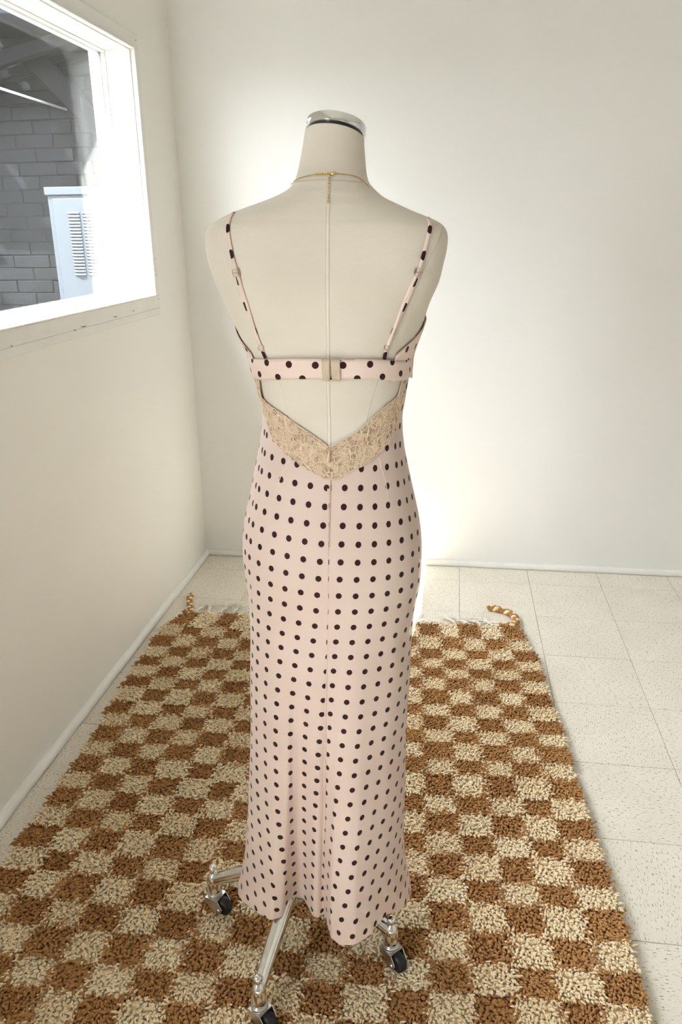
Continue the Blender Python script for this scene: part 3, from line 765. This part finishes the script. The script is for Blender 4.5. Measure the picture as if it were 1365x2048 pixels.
cord(lambda i: -.035*abs(math.sin(i*math.pi/7))-.005)
cord(lambda i: .09-.03*math.sin(i*math.pi/3.5))
cord(lambda i: 1.0+.06*abs(math.sin(i*math.pi/9+.6)))
cord(lambda i: .88+.055*abs(math.sin(i*math.pi/9+.6)))
cord(lambda i: .58+.09*math.sin(i*math.pi/11)+.03*math.sin(i*1.3))
cord(lambda i: .42+.10*math.sin(i*math.pi/11+.9)+.03*math.sin(i*1.7), r=.00045)
cord(lambda i: .24+.06*math.sin(i*math.pi/6+2), r=.00045)
for i0 in np.arange(14, nl-12, 9.5):
    if abs(i0-nl/2) < 5: continue
    b = MB(); f0 = .72+.06*math.sin(i0); rad = 3.0
    for ptl in range(5):
        a0 = ptl*2*math.pi/5+i0; pts = []
        for k in range(11):
            a = 2*math.pi*k/10; rr = rad*(.55+.45*math.cos(a)); tt = a0+.5*math.sin(a)
            pts.append(lace_pt(i0+rr*math.cos(tt), f0+.045*rr*math.sin(tt), .0030))
        b.tube(pts, .0004, 4, caps=False)
    dp(b, 'lace_rosette', LACE_CORD, lace)

# closed back band with hook closure
def strip(pts_t, pts_b, off, nx=90, name='band', mat=None, uvrot=45, uo=0., vo=0., thick=.0012, D=None, bulge=.0006):
    top = spline(np.array(pts_t), 12); bot = spline(np.array(pts_b), 12)
    xs_ = np.linspace(top[0, 0], top[-1, 0], nx); b = MB(); rows = []; uvs = []; s = 0; prev = None
    for x in xs_:
        zt = np.interp(x, top[:, 0], top[:, 1]); zb = np.interp(x, bot[:, 0], bot[:, 1]); r = []
        for k in range(7):
            z = zb+(zt-zb)*k/6; r.append(on_back(x, z, off+bulge*math.sin(math.pi*k/6)+.0004*math.sin(x*190+k), D))
        if prev is not None: s += (r[3]-prev).length
        prev = r[3]; rows.append(r)
        ra = math.radians(uvrot)
        for k in range(7):
            u, v = s+uo, r[k].z-1.25+vo
            uvs.append((u*math.cos(ra)-v*math.sin(ra), u*math.sin(ra)+v*math.cos(ra)))
    b.grid(rows); b.uv = uvs
    o = dp(b, name, mat); solid(o, thick); return o
bt = [(-.3950, 1.2740), (-.39, 1.2751), (-.3134, 1.2837), (-.2514, 1.2842), (-.1926, 1.2827), (-.1362, 1.2721), (-.1325, 1.271)]
bb = [(-.3990, 1.2400), (-.3904, 1.2407), (-.3152, 1.2525), (-.2523, 1.2537), (-.1929, 1.2526), (-.1401, 1.2395), (-.1340, 1.238)]
band = strip(bt, bb, .0030, name='back_band', mat=DOTS_BAND, uo=.0065, vo=-.0045, D=SKIRT_D)
q = [on_back(float(v[0]), float(v[1])+.0003, .0034, SKIRT_D) for v in spline(np.array(bt), 10)]
dp(MB().tube(q, .0006, 6), 'top_binding', PIPING, band)
# front and sides of the bodice, wrapping round the bust
n = 140; rows = []; uvs = []
for k in range(n+1):
    th = math.radians(-38)+math.radians(256)*k/n; c, s = math.cos(th), math.sin(th); r = []
    side = (s+.62)/1.62
    zt = 1.283+.045*min(1, max(0, side*2.4))**.8+.035*max(0, s)*(abs(math.sin(2*th)))
    zb = 1.243 if s < .1 else 1.243-.010*s
    for j in range(9):
        z = zb+(zt-zb)*j/8; cx, a, ym, h, e = prof(BODY_D, z); o_ = .0030+.008*max(0, s)
        r.append(Vector((cx+(a+o_)*math.copysign(abs(c)**(2/e), c), ym+(h+o_)*math.copysign(abs(s)**(2/e), s), z)))
        u, v = th*.15+.008, z-1.25; uvs.append(((u-v)*.7071, (u+v)*.7071))
    rows.append(r)
b = MB(); b.grid(rows); b.uv = uvs; bod = dp(b, 'bodice', DOTS_BAND); solid(bod, .001)
dp(MB().tube([r[-1]+Vector((0, 0, .0003)) for r in rows], .0008, 6), 'top_binding', PIPING, bod)
# hook-and-eye closure
def tab(x0, x1, nm):
    bmx = MB(); rr = []
    for k in range(9):
        x = x0+(x1-x0)*k/8
        rr.append([on_back(x, 1.2522+.0325*j/6, .0058+.0006*math.sin(math.pi*j/6), SKIRT_D) for j in range(7)])
    bmx.grid(rr); o = dp(bmx, nm, HOOK_FABRIC); solid(o, .0018); return o
tab(-.2625, -.2510, 'eye_tape'); tab(-.2480, -.2352, 'hook_tape')
for k in range(4):
    z = 1.2575+k*.0075
    dp(MB().tube([on_back(-.2530+.0015*j, z+.001*math.sin(j*1.1), .0072, SKIRT_D) for j in range(5)], .00055, 6), 'hook', PALE_METAL)
q = [on_back(-.258+.004*k, 1.2846+.0012*math.sin(k*.5), .0055, SKIRT_D) for k in range(12)]
dp(MB().tube(q, .0008, 6), 'elastic_edge', PIPING)
# zip pull
zp = on_back(-.2550, 1.1400, .0085, SKIRT_D)
dp(MB().lathe([(.0006, -.0200), (.0028, -.0180), (.0033, -.014), (.0022, -.007), (.0010, .000), (.0008, .005)], 14, Matrix.Translation(zp) @ Matrix.Rotation(.12, 4, 'Y')), 'zip_pull', ZIP_PULL)

# shoulder straps
def strap(pts, front, ring_at, slider_at, flip):
    back = [Vector((v[0], back_y(float(v[0]), float(v[1]))-.0022, v[1])) for v in spline(np.array(pts), 8)]
    path = front+back
    w = .0033; b = MB(); rows = []; uvs = []; s = 0
    m = len(path)
    for i, c in enumerate(path):
        t = (path[min(i+1, m-1)]-path[max(i-1, 0)]).normalized()
        cx, a, ym, h, e = prof(BODY_D, min(c.z, 1.485)); out = Vector(((c.x-cx)/a**2*h, (c.y-ym)/h, 0))
        nn = (out.normalized()+Vector((0, 0, .9 if c.z > 1.46 else .12))).normalized(); nn = (nn-t*t.dot(nn)).normalized(); s_ = t.cross(nn)
        if i: s += (c-path[i-1]).length
        r = []
        for k in range(8):
            a_ = 2*math.pi*k/8; r.append(c+s_*w*math.cos(a_)+nn*.0014*math.sin(a_))
            uvs.append((s*.76+.004, .01475+.0042*math.cos(a_)))
        rows.append(r)
    b.grid(rows, closed=True); b.uv = uvs; o = dp(b, 'strap', DOTS_BAND)
    # second layer of the folded strap below the slider
    i0 = len(front)+slider_at*8; i1 = len(front)+ring_at*8
    b = MB(); q = []
    for i in range(i0, i1):
        f = (i-i0)/(i1-i0); q.append(path[i]+Vector((flip*.0034*math.sin(math.pi*min(1, f*1.3+.05)), -.0014, 0)))
    b.tube(q, .0024, 8, flat=.55, up=(0, -1, 0)); b.uv = [(.3+k*.00002, .0295*.02) for k in range(len(b.v))]
    rr = MB()
    dp(b, 'strap_fold', DOTS_BAND, o)
    c = path[i0]+Vector((0, -.002, 0)); t = (path[i0+1]-path[i0-1]).normalized(); sx_ = t.cross(Vector((0, -1, 0))).normalized()
    hw, hh = .0052, .0050
    cs = [c+sx_*hw*a_+t*hh*b_ for a_, b_ in ((-1, -1), (0, -1.05), (1, -1), (1.03, 0), (1, 1), (0, 1.05), (-1, 1), (-1.03, 0))]
    mb = MB(); mb.tube(cs, .0009, 8, closed=True); mb.tube([c-sx_*hw, c+Vector((0, -.001, 0)), c+sx_*hw], .0009, 8)
    dp(mb, 'slider', PALE_METAL, o)
    c = path[i1]+Vector((0, -.002, 0))
    mb = MB(); mb.tube([c+sx_*.0042*math.cos(a_)+t*.0042*math.sin(a_) for a_ in np.linspace(0, 2*math.pi, 20, endpoint=False)], .0008, 8, closed=True)
    dp(mb, 'strap_ring', PALE_METAL, o)
    return o
ST_L = [(-.4060, 1.4911), (-.4074, 1.4748), (-.4045, 1.4538), (-.3986, 1.4292), (-.3925, 1.408), (-.3856, 1.3757), (-.3729, 1.3351), (-.3614, 1.2971), (-.3550, 1.2800)]
ST_R = [(-.1114, 1.4794), (-.1084, 1.4682), (-.1131, 1.4444), (-.1182, 1.4238), (-.1234, 1.4065), (-.135, 1.3749), (-.1515, 1.3388), (-.1675, 1.2981), (-.1718, 1.2800)]
def over_shoulder(x, z, dx):
    """strap path over the shoulder down the front to the bodice"""
    pts = []
    for zz in np.linspace(1.335, z-.004, 12):
        xx = x+dx*(z-zz)/.15; cx, a, ym, h, e = prof(BODY_D, zz); t = min(abs((xx-cx)/a), .9995)
        pts.append(Vector((xx, ym+h*(1-t**e)**(1/e)+.0022, zz)))
    yb = back_y(x, z)-.0022; y_f = pts[-1].y
    for k in range(1, 4): pts.append(Vector((x, y_f+(yb-y_f)*k/4, z+.0016*math.sin(math.pi*k/4))))
    return pts
strap(ST_L, over_shoulder(-.406, 1.4911, .02), 7, 4, 1)
strap(ST_R, over_shoulder(-.1114, 1.4794, -.02), 7, 4, -1)

# ================================================================== necklace
neck = empty('necklace', (-.2563, -1.98, 1.5437)); tag(neck, 'fine gold chain necklace with extender and clasp round the neck', 'necklace')
np_ = under(neck)
NKL = [(-.3234, 1.5330), (-.3118, 1.5372), (-.2985, 1.5404), (-.2788, 1.5428), (-.2563, 1.5437), (-.2316, 1.5423), (-.2181, 1.5393), (-.2094, 1.5341), (-.2018, 1.5257)]
bk = [Vector((v[0], back_y(float(v[0]), float(v[1]))-.0012, v[1])) for v in spline(np.array(NKL), 14)]
fr = []
a0 = bk[-1]; a1 = bk[0]
for k in range(1, 40):
    t = k/40; th = math.pi*t; z = a0.z*(1-t)+a1.z*t-.045*math.sin(th)
    cx, a, ym, h, e = prof(BODY_D, z); cxx = a0.x*(1-t)+a1.x*t
    hx = (a0.x-a1.x)/2
    fr.append(Vector(((a0.x+a1.x)/2+hx*math.cos(th), a0.y*(1-t)+a1.y*t+(ym+h*.97-a0.y)*math.sin(th)**.8, z)))
loop = bk+fr
tot = [0.]
for i in range(1, len(loop)): tot.append(tot[-1]+(loop[i]-loop[i-1]).length)
def along(s): return Vector([float(np.interp(s, tot, [v[k] for v in loop])) for k in range(3)])
def links(mb, pos, tan, up_, r, w, i):
    t = tan.normalized(); u_ = (up_-t*t.dot(up_)).normalized(); s_ = t.cross(u_)
    side = s_ if i % 2 == 0 else u_
    mb.tube([pos+t*r*1.35*math.cos(a)+side*r*math.sin(a) for a in np.linspace(0, 2*math.pi, 8, endpoint=False)], w, 4, closed=True)
mb = MB(); step = .0016; i = 0; s = 0
while s < tot[-1]-.001:
    p0 = along(s); p1 = along(s+.001); links(mb, p0, p1-p0, Vector((0, -1, .3)), .0008, .00032, i); s += step; i += 1
np_(mb, 'chain', GOLD)
mb = MB(); 
for i in range(15):
    z = 1.5395-.0024*i; x = -.2567+(.0024*i/.034)*.0022
    links(mb, Vector((x, back_y(x, z)-.0022, z)), Vector((0, 0, -1)), Vector((0, -1, 0)), .0013, .00038, i)
np_(mb, 'extender_chain', GOLD)
mb = MB()
for i in range(5):
    x = -.2755+.0045*i; z = 1.5432; links(mb, Vector((x, back_y(x, z)-.002, z)), Vector((1, 0, 0)), Vector((0, -1, 0)), .0016, .0004, 0)
np_(mb, 'chain_loop', GOLD)
c = on_back(-.2515, 1.5432, .0030)
np_(MB().lathe([(.0006, -.0045), (.0018, -.003), (.0024, 0), (.0020, .003), (.0008, .0048)], 12, Matrix.Translation(c) @ Matrix.Rotation(math.pi/2-.25, 4, 'Y')), 'clasp', GOLD)
c = on_back(-.2543, 1.5040, .0026)
np_(MB().lathe([(.0004, -.0016), (.0017, -.0012), (.0019, .0), (.0017, .0012), (.0004, .0016)], 12, Matrix.Translation(c)), 'end_bead', GOLD)
# ================================================================== checked wool rug
rug = empty('checked_rug', (-.39, -1.4, 0)); tag(rug, 'shaggy brown and cream checkerboard wool rug with fringe on the tiles', 'rug')
ru = under(rug)
NCOL = 17
ROW_R = [-.440, -.544, -.630, -.702, -.761, -.826, -.897, -.980, -1.050, -1.120, -1.185, -1.257, -1.330, -1.412, -1.487, -1.558, -1.627, -1.701, -1.770, -1.850, -1.928, -1.999]
ROW_L = [-.478, -.588, -.671, -.752, -.825, -.897, -.963, -1.037, -1.112, -1.182, -1.246, -1.322, -1.390, -1.468, -1.536, -1.608, -1.682, -1.756]
while len(ROW_L) < 27: ROW_L.append(ROW_L[-1]-.0735)
while len(ROW_R) < 27: ROW_R.append(ROW_R[-1]-.0735)
def edge_r(y): return float(np.interp(-y, [.44, .5, .6, .7, .85, 1.1, 1.35, 1.55, 1.75, 1.97, 2.5], [.215, .232, .255, .270, .281, .302, .315, .329, .346, .360, .375]))
def edge_l(y): return float(np.interp(-y, [.47, .6, .7, .9, 1.1, 1.3, 1.8, 2.5], [-1.085, -1.150, -1.150, -1.138, -1.128, -1.116, -1.108, -1.10]))
def wob(i, j, s): return math.sin(i*12.9898+j*78.233+s*3.7)*.0038+math.sin(i*3.1+j*1.7+s)*.002
def node(i, j):
    """corner between columns and rows of the check pattern"""
    f = i/NCOL; y = ROW_L[j]*(1-f)+ROW_R[j]*f
    x = edge_l(y)*(1-f)+edge_r(y)*f
    if 0 < i < NCOL: x += wob(i, j, 0)
    y += wob(i, j, 5)*.8-.010*math.sin(math.pi*f)*(1 if j else .6)
    return Vector((x, y, 0))
rows = [[node(i, j)+Vector((0, 0, .008)) for i in range(NCOL+1)] for j in range(27)]
b = MB(); b.grid(rows, smooth=False, flip=True); o = ru(b, 'backing', BACKING); solid(o, .006)
# tufted checks: a handful of shared tuft meshes, each check its own part
CW, CH = .0865, .0735
def tuft_mesh(seed):
    r = np.random.default_rng(seed); b = MB()
    sp = .0052; nx = int(CW/sp); ny = int(CH/sp)
    lean_a = r.uniform(-.5, .5)
    for iy in range(ny):
        for ix in range(nx):
            x = -CW/2+(ix+.5+(.5 if iy % 2 else 0)*.9)*CW/nx+r.uniform(-.0018, .0018); y = -CH/2+(iy+.5)*CH/ny+r.uniform(-.0018, .0018)
            an = -math.pi/2+lean_a+r.normal(0, .75); ln = r.uniform(.5, 1.2); hgt = r.uniform(.0145, .019)
            dx, dy = math.cos(an), math.sin(an); rad = r.uniform(.0028, .0036)
            # splay outwards at the edges of the check
            ex = x/(CW/2); ey = y/(CH/2); dx += .25*ex*abs(ex); dy += .25*ey*abs(ey)
            c0 = np.array([x, y, 0]); pts = []
            for k, (h, l, q) in enumerate(((0, 0, .8), (.5, .22, 1.0), (.86, .60, .92), (1.0, 1.0, .50))):
                pts.append((c0+np.array([dx*ln*.0125*l, dy*ln*.0125*l, h*hgt]), rad*q))
            tw = r.uniform(0, 6.28); vs_ = []; n = 5
            for k, (c, rr) in enumerate(pts):
                t = np.array([dx*.35*k, dy*.35*k, 1.0]); t /= np.linalg.norm(t)
                a1 = np.cross(t, [0, 0, 1.0]) if k else np.array([-dy, dx, 0]); a1 /= max(1e-6, np.linalg.norm(a1)); a2 = np.cross(t, a1)
                for m in range(n):
                    a = 2*math.pi*m/n+tw+k*.35; vs_.append(c+a1*rr*math.cos(a)+a2*rr*math.sin(a))
            tip = pts[-1][0]+np.array([dx*.0022, dy*.0022, -.0006]); vs_.append(tip)
            fs = [(k*n+m, k*n+(m+1) % n, (k+1)*n+(m+1) % n, (k+1)*n+m) for k in range(3) for m in range(n)]
            fs += [(3*n+m, 3*n+(m+1) % n, 4*n) for m in range(n)]
            b.add(vs_, fs, True)
    rows = []                      # matted wool between the tufts
    for iy in range(7):
        rows.append([(CW*(ix/6-.5)*1.0, CH*(iy/6-.5)*1.0, 0.0088-.003*(max(abs(ix-3), abs(iy-3)) == 3)+r.uniform(-.001, .001)) for ix in range(7)])
    b.grid(rows)
    return b.mesh('wool_tufts')
TUFTS = [tuft_mesh(100+k) for k in range(8)]
for t in TUFTS: t.materials.append(YARN_BROWN)
inv = Matrix.Translation(-rug.location)
for j in range(26):
    for i in range(NCOL):
        brown = (i+j) % 2 == 0
        q = [node(i, j), node(i+1, j), node(i+1, j+1), node(i, j+1)]
        c = (q[0]+q[1]+q[2]+q[3])/4; ux = ((q[1]-q[0])+(q[2]-q[3]))/2; uy = ((q[0]-q[3])+(q[1]-q[2]))/2
        o = bpy.data.objects.new('brown_check' if brown else 'cream_check', TUFTS[random.randrange(8)])
        link(o, rug)
        o.material_slots[0].link = 'OBJECT'; o.material_slots[0].material = YARN_BROWN if brown else YARN_CREAM
        m = Matrix.Identity(4); zs = random.uniform(.9, 1.2)
        for k in range(3): m[k][0] = ux[k]/CW*1.03; m[k][1] = uy[k]/CH*1.03; m[k][3] = c[k]
        m[2][2] = zs; m[2][3] = .0075
        o.matrix_parent_inverse = inv; o.matrix_basis = m
# fringe at the far end: knotted cords with frayed ends
def tassel(p, a, ln, seed):
    r = np.random.default_rng(seed); b = MB(); d = Vector((math.sin(a), math.cos(a), 0)); s_ = Vector((d.y, -d.x, 0))
    bend = r.uniform(-.5, .5)
    stem = [p+d*ln*.5*t+s_*bend*ln*.35*t*t+Vector((0, 0, .010*(1-t)+.007+.006*math.sin(t*3))) for t in np.linspace(0, 1, 6)]
    for k in range(2):
        b.tube([v+s_*.0028*math.cos(i*2.0+k*math.pi)+Vector((0, 0, .0022*math.sin(i*2.0+k*math.pi))) for i, v in enumerate(stem)], .0036, 6)
    e = stem[-1]; d2 = (stem[-1]-stem[-2]).normalized()
    b.tube([e-d2*.003, e, e+d2*.003], [.0045, .0072, .0045], 7)
    for k in range(12):
        a2 = r.normal(0, .55); dd = Vector((d2.x*math.cos(a2)-d2.y*math.sin(a2), d2.x*math.sin(a2)+d2.y*math.cos(a2), 0)); l2 = ln*r.uniform(.25, .5)
        b.tube([e+dd*l2*t+Vector((0, 0, r.uniform(0, .012)*math.sin(t*2.5)-.002*t)) for t in np.linspace(0, 1, 5)], [.0024, .0023, .0021, .0018, .0010], 5)
    return ru(b, 'tassel', YARN_WHITE)
for k in range(27):
    f = (k+.7)/27.6; i = f*NCOL; a = node(int(i), 0).lerp(node(min(int(i)+1, NCOL), 0), i-int(i))
    tassel(a+Vector((0, .002, .002)), (.25 if f < .5 else -.75)+random.uniform(-.45, .45), random.uniform(.115, .15) if f < .5 else random.uniform(.105, .135), 300+k)
rows = [node(int(i), 0).lerp(node(min(int(i)+1, NCOL), 0), i-int(i))+Vector((0, .004, .010)) for i in np.linspace(0.3, NCOL-.01, 120)]
b = MB(); b.tube(rows, .0045, 7); ru(b, 'woven_edge', YARN_WHITE)
def braid(pts, r0, name='corner_braid'):
    c = cr(pts, 8); root = None
    for k, m in enumerate((YARN_BROWN, YARN_CREAM, YARN_BROWN)):
        q = []
        for i, v in enumerate(c):
            t = (c[min(i+1, len(c)-1)]-c[max(i-1, 0)]).normalized(); s_ = Vector((t.y, -t.x, 0)).normalized(); a = i*.8+k*2*math.pi/3
            q.append(v+s_*r0*1.05*math.sin(a)+Vector((0, 0, r0*.7*math.sin(2*a))))
        b = MB(); b.tube(q, r0, 7)
        o = ru(b, name, m)
L0 = node(0, 0); R0 = node(NCOL, 0)
braid([L0+Vector((.012, -.01, .016)), L0+Vector((.000, .04, .014)), L0+Vector((-.020, .09, .013)), L0+Vector((-.038, .145, .014)), L0+Vector((-.036, .168, .016))], .0068)
braid([R0+Vector((-.06, .0, .018)), R0+Vector((-.008, .012, .018)), R0+Vector((.004, .065, .016)), R0+Vector((-.012, .115, .014)), R0+Vector((-.055, .150, .012)), R0+Vector((-.10, .162, .012))], .0075)
